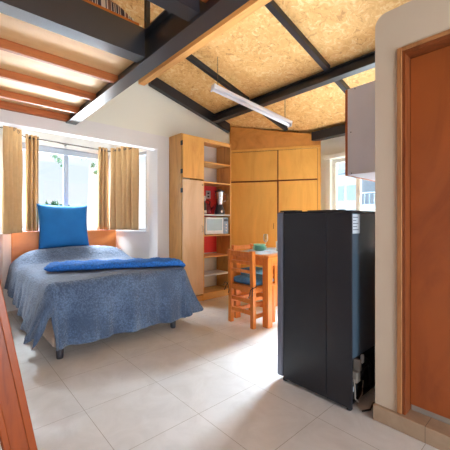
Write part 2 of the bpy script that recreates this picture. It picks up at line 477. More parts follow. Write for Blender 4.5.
# tiled plinth / threshold
struct(MB().box(BX-0.022, BX+0.14, -2.62, BYE+0.004, 0.0, 0.084, 0.004).build('baseboard_right', M['step']), 'tan tiled plinth and door threshold under the partition wall', 'baseboard')
# door and its frame
d = struct(MB().box(BX+0.075, BX+0.11, DY0+0.03, DY1-0.028, DZ0+0.012, DZ1-0.03).build('door_1', M['door']), 'reddish brown flush wooden door in the beige partition', 'door')
b = MB()
b.box(BX+0.001, BX+0.139, DY1-0.026, DY1-0.001, 0.086, DZ1-0.001); b.box(BX+0.001, BX+0.139, DY0+0.001, DY0+0.026, 0.086, DZ1-0.001)
b.box(BX+0.001, BX+0.139, DY0+0.026, DY1-0.026, DZ1-0.026, DZ1-0.001)
b.build('door_frame', M['doorframe'], d)
b = MB()
b.box(BX-0.010, BX-0.0005, DY1-0.012, DY1+0.012, 0.086, DZ1+0.010, 0.003); b.box(BX-0.010, BX-0.0005, DY0-0.012, DY1-0.012, DZ1-0.010, DZ1+0.010, 0.003)
b.build('door_trim', M['doortrim'], d)
MB().box(BX+0.08, BX+0.105, DY0+0.03, DY1-0.03, 0.086, DZ0+0.010).build('door_bottom_strip', M['plastic'], d)
h = MB(); h.tube([(BX+0.074, DY0+0.1, 1.05), (BX+0.03, DY0+0.1, 1.05), (BX+0.025, DY0+0.11, 1.05), (BX+0.025, DY0+0.2, 1.05)], 0.009)
h.build('door_handle', M['chrome'], d, True)

# ------------------------------------------------------------------ roof steel
def sloped(y0, y1, xa, xb, depth, gap=0.0):
    b = MB()
    b.prism([(xa, roofz(xa)-gap), (xb, roofz(xb)-gap), (xb, roofz(xb)-gap-depth), (xa, roofz(xa)-gap-depth)], y0, y1, lambda a, c, n: (a, n, c))
    return b
g = sloped(YG-0.07, YG-0.001, 2.0, 3.40, 0.135, 0.002).build('roof_beam', M['steel'])
tag(g, 'dark steel beam sloping along the top of the gable wall', 'beam')
def ibeam_y(name, xc, y0, y1, zb, zt, wdt, label, mat):
    b = MB(); t = 0.014
    b.box(xc-wdt/2, xc+wdt/2, y0, y1, zb, zb+t); b.box(xc-wdt/2, xc+wdt/2, y0, y1, zt-t, zt); b.box(xc-0.012, xc+0.012, y0, y1, zb+t, zt-t)
    return tag(b.build(name, mat), label, 'beam')
ibeam_y('roof_purlin', 3.085, -2.6, YG-0.072, 2.60, roofz(3.14)-0.004, 0.10, 'dark steel purlin running lengthwise under the middle of the ceiling', M['steel'])
def rafter(y, xa, xb, label):
    return tag(sloped(y-0.028, y+0.028, xa, xb, 0.055, 0.002).build('roof_rafter', M['steel']), label, 'rafter')
rafter(2.89, 1.97, 3.032, 'thin dark steel rafter above the left end of the hanging tube light')
rafter(2.89, 3.138, 3.88, 'short dark steel rafter ending over the closet doors behind the tube light')
rafter(1.72, 1.97, 3.032, 'thin dark steel rafter in the ceiling, nearest the camera, left of the purlin')
rafter(1.72, 3.138, 4.19, 'thin steel rafter running from the purlin down behind the grey wall cupboard')
tag(MB().box(4.08, 4.195, 1.0, 2.58, 2.30, 2.425).build('eaves_beam', M['steel']), 'dark steel beam above the kitchen window by the closet', 'beam')
tag(MB().box(1.86, 1.94, -2.6, YG-0.001, 2.852, 2.985).build('timber_beam', M['fascia']), 'light timber beam along the ceiling edge beside the loft', 'beam')

# ------------------------------------------------------------------ loft
lf = thing('loft', 'sleeping loft of dark steel and timber joists above the bed', 'loft', (0, 0, 0))
LZ = 2.19; XB0, XB1 = 1.0, 1.105; XL = -1.62
def ch_beam_x(y0, y1, xa, xb, zb, zt):
    b = MB(); t = 0.012
    b.box(xa, xb, y0, y1, zb, zb+t); b.box(xa, xb, y0, y1, zt-t, zt); b.box(xa, xb, y0, y0+t, zb+t, zt-t)
    return b
b = MB(); b.box(XB0, XB1, -1.2, YG-0.001, LZ-0.02, LZ-0.006); b.box(XB0, XB1, -1.2, YG-0.001, LZ+0.18, LZ+0.192); b.box(XB0+0.04, XB0+0.06, -1.2, YG-0.001, LZ-0.006, LZ+0.18)
b.build('steel_beam', M['steelgrey'], lf)
ch_beam_x(1.895, 2.0, XL, XB0-0.001, LZ, LZ+0.19).build('steel_beam', M['steelgrey'], lf)
ch_beam_x(1.30, 1.40, XL, XB0-0.001, LZ, LZ+0.19).build('steel_beam', M['steelgrey'], lf)
for y in (2.425, 2.905, 3.365):
    MB().box(XL, XB0+0.038, y-0.02, y+0.018, LZ+0.004, LZ+0.066, 0.004).build('joist', M['joist'], lf)
MB().box(XL, XB0+0.038, 3.66, YG-0.001, LZ-0.006, LZ+0.066, 0.004).build('joist', M['joist'], lf)
MB().box(XL, XB0+0.038, 0.9, 0.956, LZ+0.004, LZ+0.066, 0.004).build('joist', M['joist'], lf)
MB().box(XL, XB0+0.037, 2.001, YG-0.001, LZ+0.068, LZ+0.19).build('floor_panel', M['loftply'], lf)
MB().box(XL, XB0+0.037, -1.2, 1.299, LZ+0.068, LZ+0.19).build('floor_panel', M['joist'], lf)
MB().box(XL, XB0-0.03, 1.915, 2.04, LZ+0.194, LZ+0.222, 0.004).build('edge_board', M['loftedge'], lf)
MB().box(XB0+0.0, XB0+0.03, 1.88, 1.905, LZ+0.193, roofz(1.08)-0.004).build('railing_post', M['steel'], lf)

# striped blanket lying on the loft edge
b = MB()
def bl(u, v):
    x = -0.30+1.26*u
    prof = 0.135*min(1, (1-u)*7)**0.6
    a = PI*v
    return (x, 2.12-0.17*math.cos(a), LZ+0.226+prof*(math.sin(a)**0.5 if 0 < v < 1 else 0)*(1+0.08*math.sin(u*70)))
b.grid(60, 11, bl)
o = b.build('striped_blanket', M['serape'], None, True); tag(o, 'striped woven blanket lying along the loft edge above the bed', 'blanket')
sm = o.modifiers.new('s', 'SOLIDIFY'); sm.thickness = 0.012; sm.offset = 1

# ladder up to the loft hatch
ld = thing('ladder', 'brown wooden ladder leaning at the left foreground, up to the loft', 'ladder', (0.264, 1.6, 0))
tilt = math.atan(0.176)
ml = Matrix.Rotation(-tilt, 4, 'Y')
for y in (-0.16, 0.20):
    b = MB(); b.box(-0.05, 0.05, y-0.017, y+0.017, 0.01, 2.12, 0.004)
    for xx, ww in ((-0.05, 0.022), (0.024, 0.026)): b.box(xx, xx+ww, y-0.025, y-0.0165, 0.01, 2.12, 0.003)
    b.xf(ml).build('stile', M['ladder'], ld)
for k in range(7):
    z = 0.28+0.27*k
    MB().box(-0.04, 0.04, -0.142, 0.182, z-0.014, z+0.014, 0.004, ml).build('tread', M['ladder'], ld)

# ------------------------------------------------------------------ bed
bed = thing('bed', 'double bed with an orange wooden headboard under the bay window', 'bed', (1.255, 3.56, 0))
def L(x, y): return x-1.255, y-3.56
BX0, BX1, BY0, BY1 = 0.61, 1.895, 2.70, 4.44
def lb(x0, x1, y0, y1, z0, z1, bev): return MB().box(x0-1.255, x1-1.255, y0-3.56, y1-3.56, z0, z1, bev, None, 3)
lb(BX0+0.03, BX1-0.06, BY0+0.01, BY1, 0.105, 0.34, 0.02).build('box_spring', M['boxspring'], bed, False)
lb(BX0+0.01, BX1-0.01, BY0+0.02, BY1, 0.342, 0.585, 0.05).build('mattress', M['mattress'], bed, True)
for x in (0.70, 1.765):
    for y in (2.745, 3.58, 4.36):
        MB().lathe([(0.024, 0), (0.027, 0.015), (0.029, 0.104)], x-1.255, y-3.56, 14).build('leg', M['leg'], bed, True)
lb(0.612, 1.885, 4.447, 4.485, 0.25, 0.972, 0.008).build('headboard', M['headboard'], bed)
for x in (0.8, 1.7):
    lb(x-0.03, x+0.03, 4.455, 4.48, 0.001, 0.249, 0.003).build('headboard_post', M['headboard'], bed)

# bedspread: one sheet, rounded edge, waves on the drop
TOPZ = 0.605
def spread_pt(s, t):
    # s: metres across measured from the bed axis, t: metres from head to foot
    hw = (BX1-BX0)/2+0.012; ln = BY1-BY0+0.012
    cx = (BX0+BX1)/2
    r = 0.06
    a = abs(s)-(hw-r); bb = t-(ln-r)
    sg = 1 if s >= 0 else -1
    def drop(d):          # arc-length d past the start of the rounding -> (outward, down)
        if d <= 0: return 0.0, 0.0
        q = d/r
        if q < PI/2: return r*math.sin(q), r*(1-math.cos(q))
        return r, r+(d-r*PI/2)
    A = max(a, 0); B = max(bb, 0)
    x0 = sg*min(abs(s), hw-r); y0 = min(t, ln-r)
    if A > 0 and B > 0:
        mx = max(A, B); hyp = math.hypot(A, B); d = mx; dirx, diry = A/hyp, B/hyp
    else:
        d = max(A, B); dirx, diry = (1, 0) if A > 0 else (0, 1)
    out, dn = drop(d)
    k = max(0, min(1, (dn-0.05)/0.4))
    # waves along the hanging edge
    if B > A: ph = s
    else: ph = -t
    wv = 0.025*math.sin(ph*17+0.6)+0.011*math.sin(ph*31+1.3)+0.007*math.sin(ph*53)
    wv *= 1-0.75*min(1, dirx*diry*2)
    out += k*(wv+0.028)
    if sg > 0 and A > 0: out += k*0.05*max(0, (t-1.2)/0.55)**1.5*(1 if B < A else max(0, 1-(B-A)*6))
    corner = (dirx*diry*2)
    out += k*0.05*corner
    if sg < 0 and A > 0:                     # the left drop swings outward towards the foot corner
        out += k*(0.03+0.07*max(0, (t-1.05)/0.7)**1.2)*(1 if B < A else max(0, 1-(B-A)*6))
    z = TOPZ-dn
    # soft relief of the top: pillows under the spread near the head
    if dn < 0.2:
        hb = max(0, 1-abs(t-0.24)/0.30)
        edge = max(0, 1-(abs(s)/(hw))**6)
        z += 0.135*(hb*hb*(3-2*hb))*edge+0.006*math.sin(s*9+t*5)*edge
        z += 0.035*max(0, 1-t/0.9)*edge
    return Vector((cx+sg*(abs(x0)+dirx*out), BY1-(y0+diry*out), z))
DR, DF = 0.475, 0.485
HW = (BX1-BX0)/2
def spread_uv(u, v):
    sfull = HW+DR; s = -sfull+2*sfull*u
    t = v*(BY1-BY0+DF)
    # hem: trims the drop, lifted in the near left corner so that the box spring shows
    return s, t
def spread_fn(u, v):
    s, t = spread_uv(u, v)
    ln = BY1-BY0
    A = max(abs(s)-HW, 0); B = max(t-ln, 0)
    if s < 0:
        k = max(0, min(1, t/ln))
        # side hem rises towards the head
        s = -HW-A*(0.60+0.26*k) if A > 0 else s
        if A > 0.02 and B > 0.02:
            rr = min(A, B)/max(A, B)
            f = 0.78-0.06*rr
            if B > A: f = 1-0.48*math.sin(PI*rr**0.8)*(1 if rr < 0.6 else 1) - 0.14*rr
            s = -HW-A*f; t = ln+B*f
    else:
        if A > 0.02 and B > 0.02:
            rr = min(A, B)/max(A, B); f = 1-0.12*rr
            s = HW+A*f; t = ln+B*f
        if A > 0 and B <= 0: s = HW+A*0.92
    return spread_pt(s, t)
b = MB(); b.grid(150, 150, spread_fn, spread_uv)
o = b.build('bedspread', M['spread'], None, True); tag(o, 'grey blue quilted bedspread draped over the bed', 'bedspread')
sm = o.modifiers.new('s', 'SOLIDIFY'); sm.thickness = 0.012; sm.offset = 1

# folded plush throw across the foot
b = MB()
TA, TB, TW2 = Vector((0.74, 3.36)), Vector((1.97, 2.86)), 0.17
def th(u, v):
    a = 2*PI*v; c, s_ = math.cos(a), math.sin(a)
    px = math.copysign(abs(c)**0.35, c); pz = math.copysign(abs(s_)**0.6, s_)
    en = min(1, min(u, 1-u)*26+0.02)**0.5
    ax = (TB-TA).normalized(); nx = Vector((-ax.y, ax.x))
    wdt = TW2*(0.95+0.06*math.sin(u*9)+0.03*math.sin(u*23))*(0.8+0.2*en)
    jit = (random.random()-0.5)*0.007
    p = TA+(TB-TA)*u+nx*(wdt*px+0.012*math.sin(u*7)+jit)
    edge = max(0, p.x-1.84)
    zc = TOPZ+0.056-edge*edge*5.0
    return (p.x, p.y, zc+0.032*pz*en+0.006*math.sin(u*40+v*9)*(s_ > 0)+jit)
b.grid(130, 40, th)
bmesh.ops.remove_doubles(b.bm, verts=b.bm.verts, dist=0.0008)
o = b.build('throw_blanket', M['throw'], None, True); tag(o, 'folded bright blue plush throw laid across the foot of the bed', 'throw blanket')

# square blue cushion standing against the headboard
def cushion_mesh(wd, ht, th_, n=26, pinch=0.10):
    b = MB()
    for sgn in (1, -1):
        def f(u, v):
            a, c = 2*u-1, 2*v-1
            px = a*(1-pinch*(1-abs(c))**1.0*0+0.0) ; pz = c
            k = (1-a**4)*(1-c**4)
            sx = 1-0.07*(1-c*c); sz = 1-0.07*(1-a*a)
            return (px*wd/2*sx, sgn*th_/2*max(k, 0)**0.55, pz*ht/2*sz)
        b.grid(n, n, f)
    bmesh.ops.remove_doubles(b.bm, verts=b.bm.verts, dist=0.0005)
    return b
p = cushion_mesh(0.60, 0.57, 0.15)
p.xf(Matrix.Translation((1.155, 4.33, 1.032)) @ Matrix.Rotation(math.radians(-9), 4, 'X'))
o = p.build('cushion', M['pillow'], None, True); tag(o, 'plain blue square cushion standing against the headboard', 'cushion')

# ------------------------------------------------------------------ curtains
RZ = 2.125
RP = []
for i in range(3):
    m, Ls = frame_of(BP[i], BP[i+1])
m1, L1 = frame_of(BP[0], BP[1]); m2, L2 = frame_of(BP[1], BP[2]); m3, L3 = frame_of(BP[2], BP[3])
RPTS = [Vector((0.44, 3.87)), Vector((0.735, 4.465)), Vector((1.835, 4.545)), Vector((2.025, 3.96))]
rod = thing('curtain_rod', 'thin bent metal curtain rod following the bay window', 'curtain rod', (1.2, 4.4, RZ))
MB().tube([(q.x-1.2, q.y-4.4, 0) for q in RPTS], 0.010, 10).build('rod', M['rod'], rod, True)
for q in (RPTS[0], RPTS[3]):
    MB().lathe([(0.012, -0.018), (0.02, -0.01), (0.022, 0), (0.02, 0.01), (0.012, 0.018)], q.x-1.2, q.y-4.4, 12).build('finial', M['black'], rod, True)
# rod brackets reach back to the bay walls
for (mm, a, ln_) in ((m1, 0.40, 0.145), (m2, 0.70, 0.085), (m3, 0.35, 0.085)):
    q0 = mm @ Vector((a, -0.001, RZ-0.0)); q1 = mm @ Vector((a, -ln_, RZ-0.0))
    MB().tube([(q0.x-1.2, q0.y-4.4, 0.0), (q1.x-1.2, q1.y-4.4, 0.0)], 0.006, 6).build('bracket', M['rod'], rod, True)

def curtain(p, q, nfold, amp, label, zb=0.985, flare=1.0, mat='curtain', squeeze=1.0, inward=0.0):
    p = Vector(p); q = Vector(q); d = q-p; Lc = d.length; d.normalize(); n = Vector((d.y, -d.x))
    t = thing('curtain', label, 'curtain', (p.x, p.y, zb), 0, 'beige curtains of the bay')
    nu = nfold*14+1
    def f(u, v):
        z = v*(RZ+0.035-zb)
        ph = u*nfold*2*PI
        bot = 1-v
        a = amp*(0.9+0.35*bot*math.sin(u*9.0+1))
        off = a*math.sin(ph+0.5*bot*math.sin(u*11))+0.006*math.sin(v*6+u*20)
        al = Lc*(0.5+(u-0.5)*(1+(flare-1)*bot))
        pt = d*al+n*(off+inward*bot)
        return (pt.x, pt.y, z)
    b = MB(); b.grid(nu, 24, f)
    o = b.build('cloth', M[mat], t, True)
    sm = o.modifiers.new('s', 'SOLIDIFY'); sm.thickness = 0.003
    for k in range(nfold*2):
        u = (k+0.5)/(nfold*2)*1.0
        u = (k*0.5)/nfold
        if u <= 0.01: continue
        pt = d*(Lc*u)
        b = MB(); R_ = 0.021
        ring = []
        seg = 14
        for j in range(seg+1):
            a = 2*PI*j/seg
            ring.append((pt.x+n.x*R_*math.cos(a)*1.0, pt.y+n.y*R_*math.cos(a), RZ-zb+R_*math.sin(a)))
        b.tube(ring, 0.0035, 6, False)
        b.build('ring', M['rod'], t, True)
    return t
curtain((0.47, 3.93), (0.70, 4.39), 4, 0.036, 'beige curtain at the far left, in front of the left side window', 0.965)
curtain((0.76, 4.467), (0.90, 4.477), 3, 0.03, 'narrow bunched beige curtain left of the blue cushion', 0.975)
curtain((1.665, 4.535), (1.80, 4.542), 3, 0.036, 'narrow bunched beige curtain right of the sliding window', 0.975, 1.35)
curtain((1.845, 4.51), (2.01, 4.005), 5, 0.038, 'wide beige curtain at the right end of the bay, near the cabinet', 0.975)

# ------------------------------------------------------------------ tall cabinet
CX0, CX1, CXM, CY0 = 2.31, 3.19, 2.665, 3.38
cab = thing('tall_cabinet', 'tall honey wood cabinet with two doors and open shelves beside the bed', 'cabinet', (CX0, CY0, 0))
def cb(x0, x1, y0, y1, z0, z1, bev=0.003): return MB().box(x0-CX0, x1-CX0, y0-CY0, y1-CY0, z0, z1, bev)
CYB = YG-0.008
cb(CX0, CX0+0.02, CY0+0.02, CYB, 0, 2.25).build('side_panel', M['cabside'], cab)
cb(CXM-0.01, CXM+0.012, CY0, CYB, 0.0, 2.23).build('side_panel', M['cabinet'], cab)
cb(CX1-0.022, CX1, CY0, CYB, 0.0, 2.25).build('side_panel', M['cabside'], cab)
cb(CX0+0.021, CX1-0.023, CY0+0.02, CYB, 2.232, 2.25).build('top_panel', M['cabinet'], cab)
cb(CXM+0.013, CX1-0.023, CY0, CY0+0.02, 2.19, 2.231).build('top_rail', M['shelf'], cab)
cb(CX0+0.021, CXM-0.011, CY0+0.03, CYB, 0.1, 0.12).build('bottom_panel', M['shelf'], cab)
for z, mm in ((0.10, 'shelf'), (0.345, 'palewhite'), (0.605, 'shelf'), (0.905, 'shelf'), (1.195, 'palewhite'), (1.65, 'shelf'), (1.93, 'shelf')):
    cb(CXM+0.0125, CX1-0.0225, CY0+0.002, CYB, z-0.02, z).build('shelf', M[mm], cab)
cb(CX0+0.021, CX1-0.023, CY0+0.012, CY0+0.03, 0.0, 0.078).build('plinth', M['shelf'], cab)
for z0, z1, mm, hz in ((1.665, 2.235, 'cabinet', (1.75, 2.12)), (0.10, 1.650, 'cabpale', (0.55, 1.50))):
    d_ = cb(CX0+0.002, CXM-0.012, CY0-0.018, CY0, z0, z1, 0.003).build('door', M[mm], cab)
    for z in hz: cb(CX0-0.004, CX0+0.006, CY0-0.016, CY0+0.03, z-0.03, z+0.03, 0.002).build('hinge', M['black'], d_)
    if z0 < 1:
        hx = CXM-0.045-CX0
        MB().tube([(hx, -0.018, 0.95), (hx, -0.04, 0.955), (hx, -0.042, 1.03), (hx, -0.018, 1.035)], 0.004, 6).build('handle', M['chrome'], d_, True)
        MB().lathe([(0.008, 0), (0.008, 0.008)], 0, 0, 10).xf(Matrix.Translation((hx+0.01, -0.018, 1.59)) @ Matrix.Rotation(PI/2, 4, 'X')).build('lock', M['chrome'], d_, True)

# things on the shelves -------------------------------------------------
S3 = 1.196; S4 = 0.906
# blender
bd = thing('blender', 'glass jar blender with a dark base on the open shelf', 'blender', (3.04, 3.47, S3))
MB().lathe([(0.072, 0), (0.078, 0.01), (0.076, 0.05), (0.06, 0.09), (0.05, 0.13), (0.048, 0.135)], 0, 0, 20).build('base', M['slate'], bd, True)
MB().lathe([(0.024, 0), (0.024, 0.012), (0.018, 0.016)], 0, 0, 14).xf(Matrix.Translation((-0.02, -0.068, 0.045)) @ Matrix.Rotation(PI/2, 4, 'X')).build('dial', M['chrome'], bd, True)
MB().lathe([(0.046, 0.136), (0.05, 0.15), (0.052, 0.17), (0.07, 0.33), (0.071, 0.335)], 0, 0, 20).build('jar', M['chrome'], bd, True)
MB().lathe([(0.073, 0.336), (0.072, 0.346), (0.035, 0.352), (0.032, 0.368), (0.03, 0.37)], 0, 0, 20).build('lid', M['slate'], bd, True)
MB().tube([(0.062, -0.02, 0.31), (0.11, -0.035, 0.30), (0.115, -0.036, 0.22), (0.058, -0.02, 0.19)], 0.008, 8).build('handle', M['chrome'], bd, True)
# red kettle
kt = thing('kettle', 'dark red kettle on the shelf between the bottle and the blender', 'kettle', (2.87, 3.58, S3))
MB().lathe([(0.075, 0), (0.085, 0.01), (0.082, 0.06), (0.062, 0.13), (0.05, 0.15), (0.02, 0.16)], 0, 0, 20).build('body', M['darkred'], kt, True)
MB().tube([(-0.05, -0.02, 0.135), (-0.06, -0.02, 0.19), (0.0, -0.02, 0.215), (0.06, -0.02, 0.19), (0.05, -0.02, 0.135)], 0.008, 8).build('handle', M['black'], kt, True)
MB().tube([(0.06, -0.03, 0.07), (0.10, -0.05, 0.11), (0.115, -0.055, 0.145)], [0.018, 0.013, 0.009], 8).build('spout', M['darkred'], kt, True)
# bottle
bt = thing('bottle', 'black and white bottle at the left end of the blender shelf', 'bottle', (2.725, 3.44, S3))
MB().lathe([(0.03, 0), (0.033, 0.006), (0.033, 0.06), (0.03, 0.14), (0.014, 0.17), (0.013, 0.185)], 0, 0, 16).build('body', M['black'], bt, True)
MB().lathe([(0.0345, 0.008), (0.0345, 0.05)], 0, 0, 16).build('label_band', M['palewhite'], bt, True)
MB().lathe([(0.018, 0.186), (0.022, 0.19), (0.022, 0.25), (0.018, 0.255)], 0, 0, 16).build('cap', M['palewhite'], bt, True)
# outlet on the red wall
ot = thing('wall_outlet', 'white power outlet on the red panel behind the blender', 'outlet', (3.00, YG-0.0065, 1.50))
MB().box(-0.045, 0.045, -0.008, 0, -0.06, 0.06, 0.003).build('plate', M['palewhite'], ot)
for z in (-0.028, 0.02): MB().box(-0.018, 0.018, -0.0105, -0.0085, z-0.012, z+0.012, 0.001).build('socket', M['black'], ot)
# microwave
mw = thing('microwave', 'small white microwave oven on the shelf below the blender', 'microwave', (2.705, 3.395, S4))
MB().box(0, 0.44, 0.015, 0.27, 0.006, 0.248, 0.006).build('body', M['mwwhite'], mw)
d_ = MB().box(0.004, 0.335, -0.005, 0.014, 0.010, 0.244, 0.004).build('door', M['mwwhite'], mw)
MB().box(0.03, 0.315, -0.0075, -0.0055, 0.06, 0.222, 0.001).build('window', M['mwreflect'], d_)
p_ = MB().box(0.337, 0.436, -0.005, 0.014, 0.010, 0.244, 0.004).build('control_panel', M['mwpanel'], mw)
MB().box(0.35, 0.424, -0.007, -0.0055, 0.19, 0.225).build('display', M['slate'], p_)
for k in range(3): MB().lathe([(0.012, 0), (0.012, 0.006)], 0, 0, 12).xf(Matrix.Translation((0.387, -0.0055, 0.05+0.045*k)) @ Matrix.Rotation(PI/2, 4, 'X')).build('button', M['palewhite'], p_, True)
for x in (0.04, 0.4):
    for y in (0.04, 0.24): MB().lathe([(0.01, 0.0005), (0.01, 0.0055)], x, y, 8).build('foot', M['black'], mw)

# ------------------------------------------------------------------ diagonal closet
P0 = Vector((3.425, 3.672)); P1 = Vector((4.185, 2.465))
mC, LC = frame_of(P0, P1)      # n points away from the room (left of travel)?
dC = (P1-P0).normalized(); nC = Vector((-dC.y, dC.x))   # (+,+) outward
cl = thing('closet', 'built in honey plywood closet set diagonally across the corner', 'closet', (P0.x, P0.y, 0))
mCl = Matrix(((dC.x, nC.x, 0, 0), (dC.y, nC.y, 0, 0), (0, 0, 1, 0), (0, 0, 0, 1)))
def cbx(a0, a1, n0, n1, z0, z1, bev=0.003): return MB().box(a0, a1, n0, n1, z0, z1, bev, mCl)
def zrl(a): return roofz(P0.x+dC.x*a)
AE = LC-0.02
AM = 0.772
ZB = 1.72
def roofc(a): return zrl(a)-0.006
b = MB()
for (q0, q1) in ((0.0, AE),):
    pts = [(q0, 2.236), (q1, 2.236), (q1, roofc(q1)-0.06), (q0, roofc(q0)-0.012)]
    A = []
    b.prism(pts, 0.02, 0.045, lambda a, c, n: mCl @ Vector((a, n, c)))
b.build('frieze', M['frieze'], cl)
cbx(0.0, AE, 0.022, 0.05, 0.0, 2.20).build('carcass', M['gap'], cl)
for (q0, q1, z0, z1, mm) in ((0.02, AM-0.008, ZB+0.014, 2.19, 'closet'), (AM+0.008, AE-0.05, ZB+0.014, 2.19, 'closet'),
                             (0.02, AM-0.012, 0.06, ZB-0.010, 'closet'), (AM+0.012, AE-0.05, 0.06, ZB-0.006, 'closet')):
    d_ = cbx(q0, q1, 0.0, 0.02, z0, z1, 0.002).build('door', M[mm], cl)
    if z0 < 1:
        hx = q1-0.05 if q0 < 0.3 else q0+0.05
        if q0 < 0.3:
            MB().tube([mCl @ Vector(v) for v in ((hx, 0.0, 0.98), (hx, -0.02, 0.985), (hx, -0.02, 1.06), (hx, 0.0, 1.065))], 0.004, 6).build('handle', M['gap'], d_, True)
cbx(AE-0.045, AE, 0.0, 0.02, 0.0, 2.196, 0.002).build('edge_post', M['closet'], cl)
cbx(0.0, AE, 0.0, 0.021, 2.198, 2.235, 0.002).build('head_rail', M['closet'], cl)

# ------------------------------------------------------------------ hanging tube light
E0 = Vector((2.20, 2.635, 2.555)); E1 = Vector((3.33, 2.42, 2.335))
tl = thing('tube_light', 'long white tube light hanging on two chains under the ceiling', 'lamp', tuple((E0+E1)/2))
dv = (E1-E0); Lt = dv.length; dv.normalize()
sv = dv.cross(Vector((0, 0, 1))).normalized(); uv_ = sv.cross(dv).normalized()
mt = Matrix(((dv.x, sv.x, uv_.x, 0), (dv.y, sv.y, uv_.y, 0), (dv.z, sv.z, uv_.z, 0), (0, 0, 0, 1)))
MB().box(-Lt/2, Lt/2, -0.035, 0.035, 0.012, 0.05, 0.008, mt, 3).build('housing', M['lamp'], tl)
MB().tube([mt @ Vector((x, 0, -0.006)) for x in (-Lt/2+0.02, Lt/2-0.02)], 0.018, 14).build('tube', M['lamp'], tl, True)
for x in (-Lt/2, Lt/2-0.015): MB().box(x, x+0.015, -0.037, 0.037, -0.025, 0.052, 0.004, mt).build('end_cap', M['palewhite'], tl)
for fr in (-Lt/2+0.06, Lt/2-0.10):
    q = mt @ Vector((fr, 0, 0.05)); top = roofz((E0.x+E1.x)/2+q.x)-(E0.z+E1.z)/2-0.002
    b = MB(); n_ = 18
    for k in range(n_):
        z0 = q.z+(top-q.z)*k/n_; z1 = q.z+(top-q.z)*(k+1.25)/n_
        zc = (z0+z1)/2; hz = (z1-z0)/2
        if z1 > top: continue
        pts = [(q.x+(0.005*math.cos(a) if k % 2 else 0), q.y+(0 if k % 2 else 0.005*math.cos(a)), zc+hz*math.sin(a)) for a in [2*PI*j/8 for j in range(9)]]
        b.tube(pts, 0.0018, 5, False)
    b.build('chain', M['chain'], tl, True)

# ------------------------------------------------------------------ table and chairs
tb = thing('dining_table', 'small orange pine dining table half hidden behind the refrigerator', 'table', (2.42, 2.02, 0))
TW, TD, TZ = 0.85, 0.62, 0.75
MB().box(0, TW, 0, TD, TZ-0.03, TZ, 0.005).build('tabletop', M['table'], tb)
for (x, y) in ((0.04, 0.04), (TW-0.115, 0.04), (0.04, TD-0.115), (TW-0.115, TD-0.115)):
    MB().box(x, x+0.075, y, y+0.075, 0, TZ-0.0305, 0.005).build('leg', M['chair'], tb)
for (x0, x1, y0, y1) in ((0.116, TW-0.116, 0.05, 0.075), (0.116, TW-0.116, TD-0.075, TD-0.05), (0.05, 0.075, 0.116, TD-0.116), (TW-0.075, TW-0.05, 0.116, TD-0.116)):
    MB().box(x0, x1, y0, y1, TZ-0.115, TZ-0.031, 0.003).build('apron', M['table'], tb)

# chair: local +x is the way it faces, back posts at x=0
def make_chair(label, loc, rz):
    c = thing('dining_chair', label, 'chair', loc, rz, 'pine chairs at the table')
    W, D = 0.37, 0.36; q = 0.042
    for y in (-W/2, W/2-q):
        b = MB()
        b.prism([(0, 0), (q, 0), (q, 0.43), (q-0.012, 0.79), (-0.014, 0.79), (0, 0.43)], y, y+q, lambda a, cc, n: (a, n, cc))
        b.build('leg', M['chair'], c)
        MB().box(D-q, D, y, y+q, 0, 0.399, 0.003).build('leg', M['chair'], c)
    for z in (0.755, 0.665, 0.575):
        hgt = 0.05 if z > 0.7 else 0.032
        MB().box(0.004, 0.026, -W/2+q, W/2-q, z-hgt/2, z+hgt/2, 0.003, Matrix.Translation((-0.012*(z-0.43)/0.36, 0, 0))).build('back_slat', M['chair'], c)
    MB().box(q+0.001, D+0.012, -W/2-0.004, W/2+0.004, 0.40, 0.418, 0.004).build('seat', M['chair'], c)
    MB().box(0.005, q-0.005, -W/2+q+0.001, W/2-q-0.001, 0.365, 0.418, 0.003).build('seat_rail', M['chair'], c)
    for y in (-W/2+0.008, W/2-q+0.008):
        for z in (0.375, 0.235, 0.115):
            MB().box(q+0.001, D-q-0.001, y, y+0.024, z-0.02, z+0.02, 0.003).build('stretcher', M['chair'], c)
    for x in (0.008, D-q+0.008):
        for z in (0.15, 0.27):
            MB().box(x, x+0.024, -W/2+q+0.001, W/2-q-0.001, z-0.02, z+0.02, 0.003).build('stretcher', M['chair'], c)
    return c
c1 = make_chair('orange pine chair at the end of the table, nearest the bed, back to the camera', (2.335, 2.335, 0), 0)
c2 = dup(c1, (2.94, 2.90, 0), -PI/2, 'orange pine chair on the far side of the table, facing the camera side')
def seat_cushion(label, loc, rz):
    k = thing('seat_cushion', label, 'cushion', loc, rz, 'blue chair cushions')
    b = MB()
    for sgn in (1, -1):
        def f(u, v):
            a, c = 2*u-1, 2*v-1
            kk = max(0, (1-a**6)*(1-c**6))
            tuft = 1-0.28*math.exp(-((abs(a)-0.4)**2+(abs(c)-0.4)**2)*30)
            return (0.20+a*0.155, c*0.178, 0.034+(0.05 if sgn > 0 else -0.033)*kk**0.4*(tuft if sgn > 0 else 1))
        b.grid(24, 24, f)
    bmesh.ops.remove_doubles(b.bm, verts=b.bm.verts, dist=0.0005)
    b.build('pad', M['cushion'], k, True)
    for y in (-0.175, 0.175):
        s_ = 1 if y > 0 else -1
        MB().tube([(0.06, y*0.95, 0.03), (0.03, s_*0.20, 0.01), (-0.012, s_*0.192, 0.0), (-0.02, s_*0.165, -0.02), (-0.018, s_*0.155, -0.07), (-0.03, s_*0.15, -0.10)], 0.005, 6).build('tie', M['tie'], k, True)
        MB().tube([(-0.016, s_*0.185, 0.0), (-0.035, s_*0.20, 0.015), (-0.04, s_*0.22, -0.02), (-0.02, s_*0.19, -0.01), (-0.035, s_*0.21, -0.075)], 0.004, 6).build('tie', M['tie'], k, True)
    return k
k1 = seat_cushion('dark blue tied cushion on the chair nearest the bed', (2.335, 2.335, 0.4185), 0)
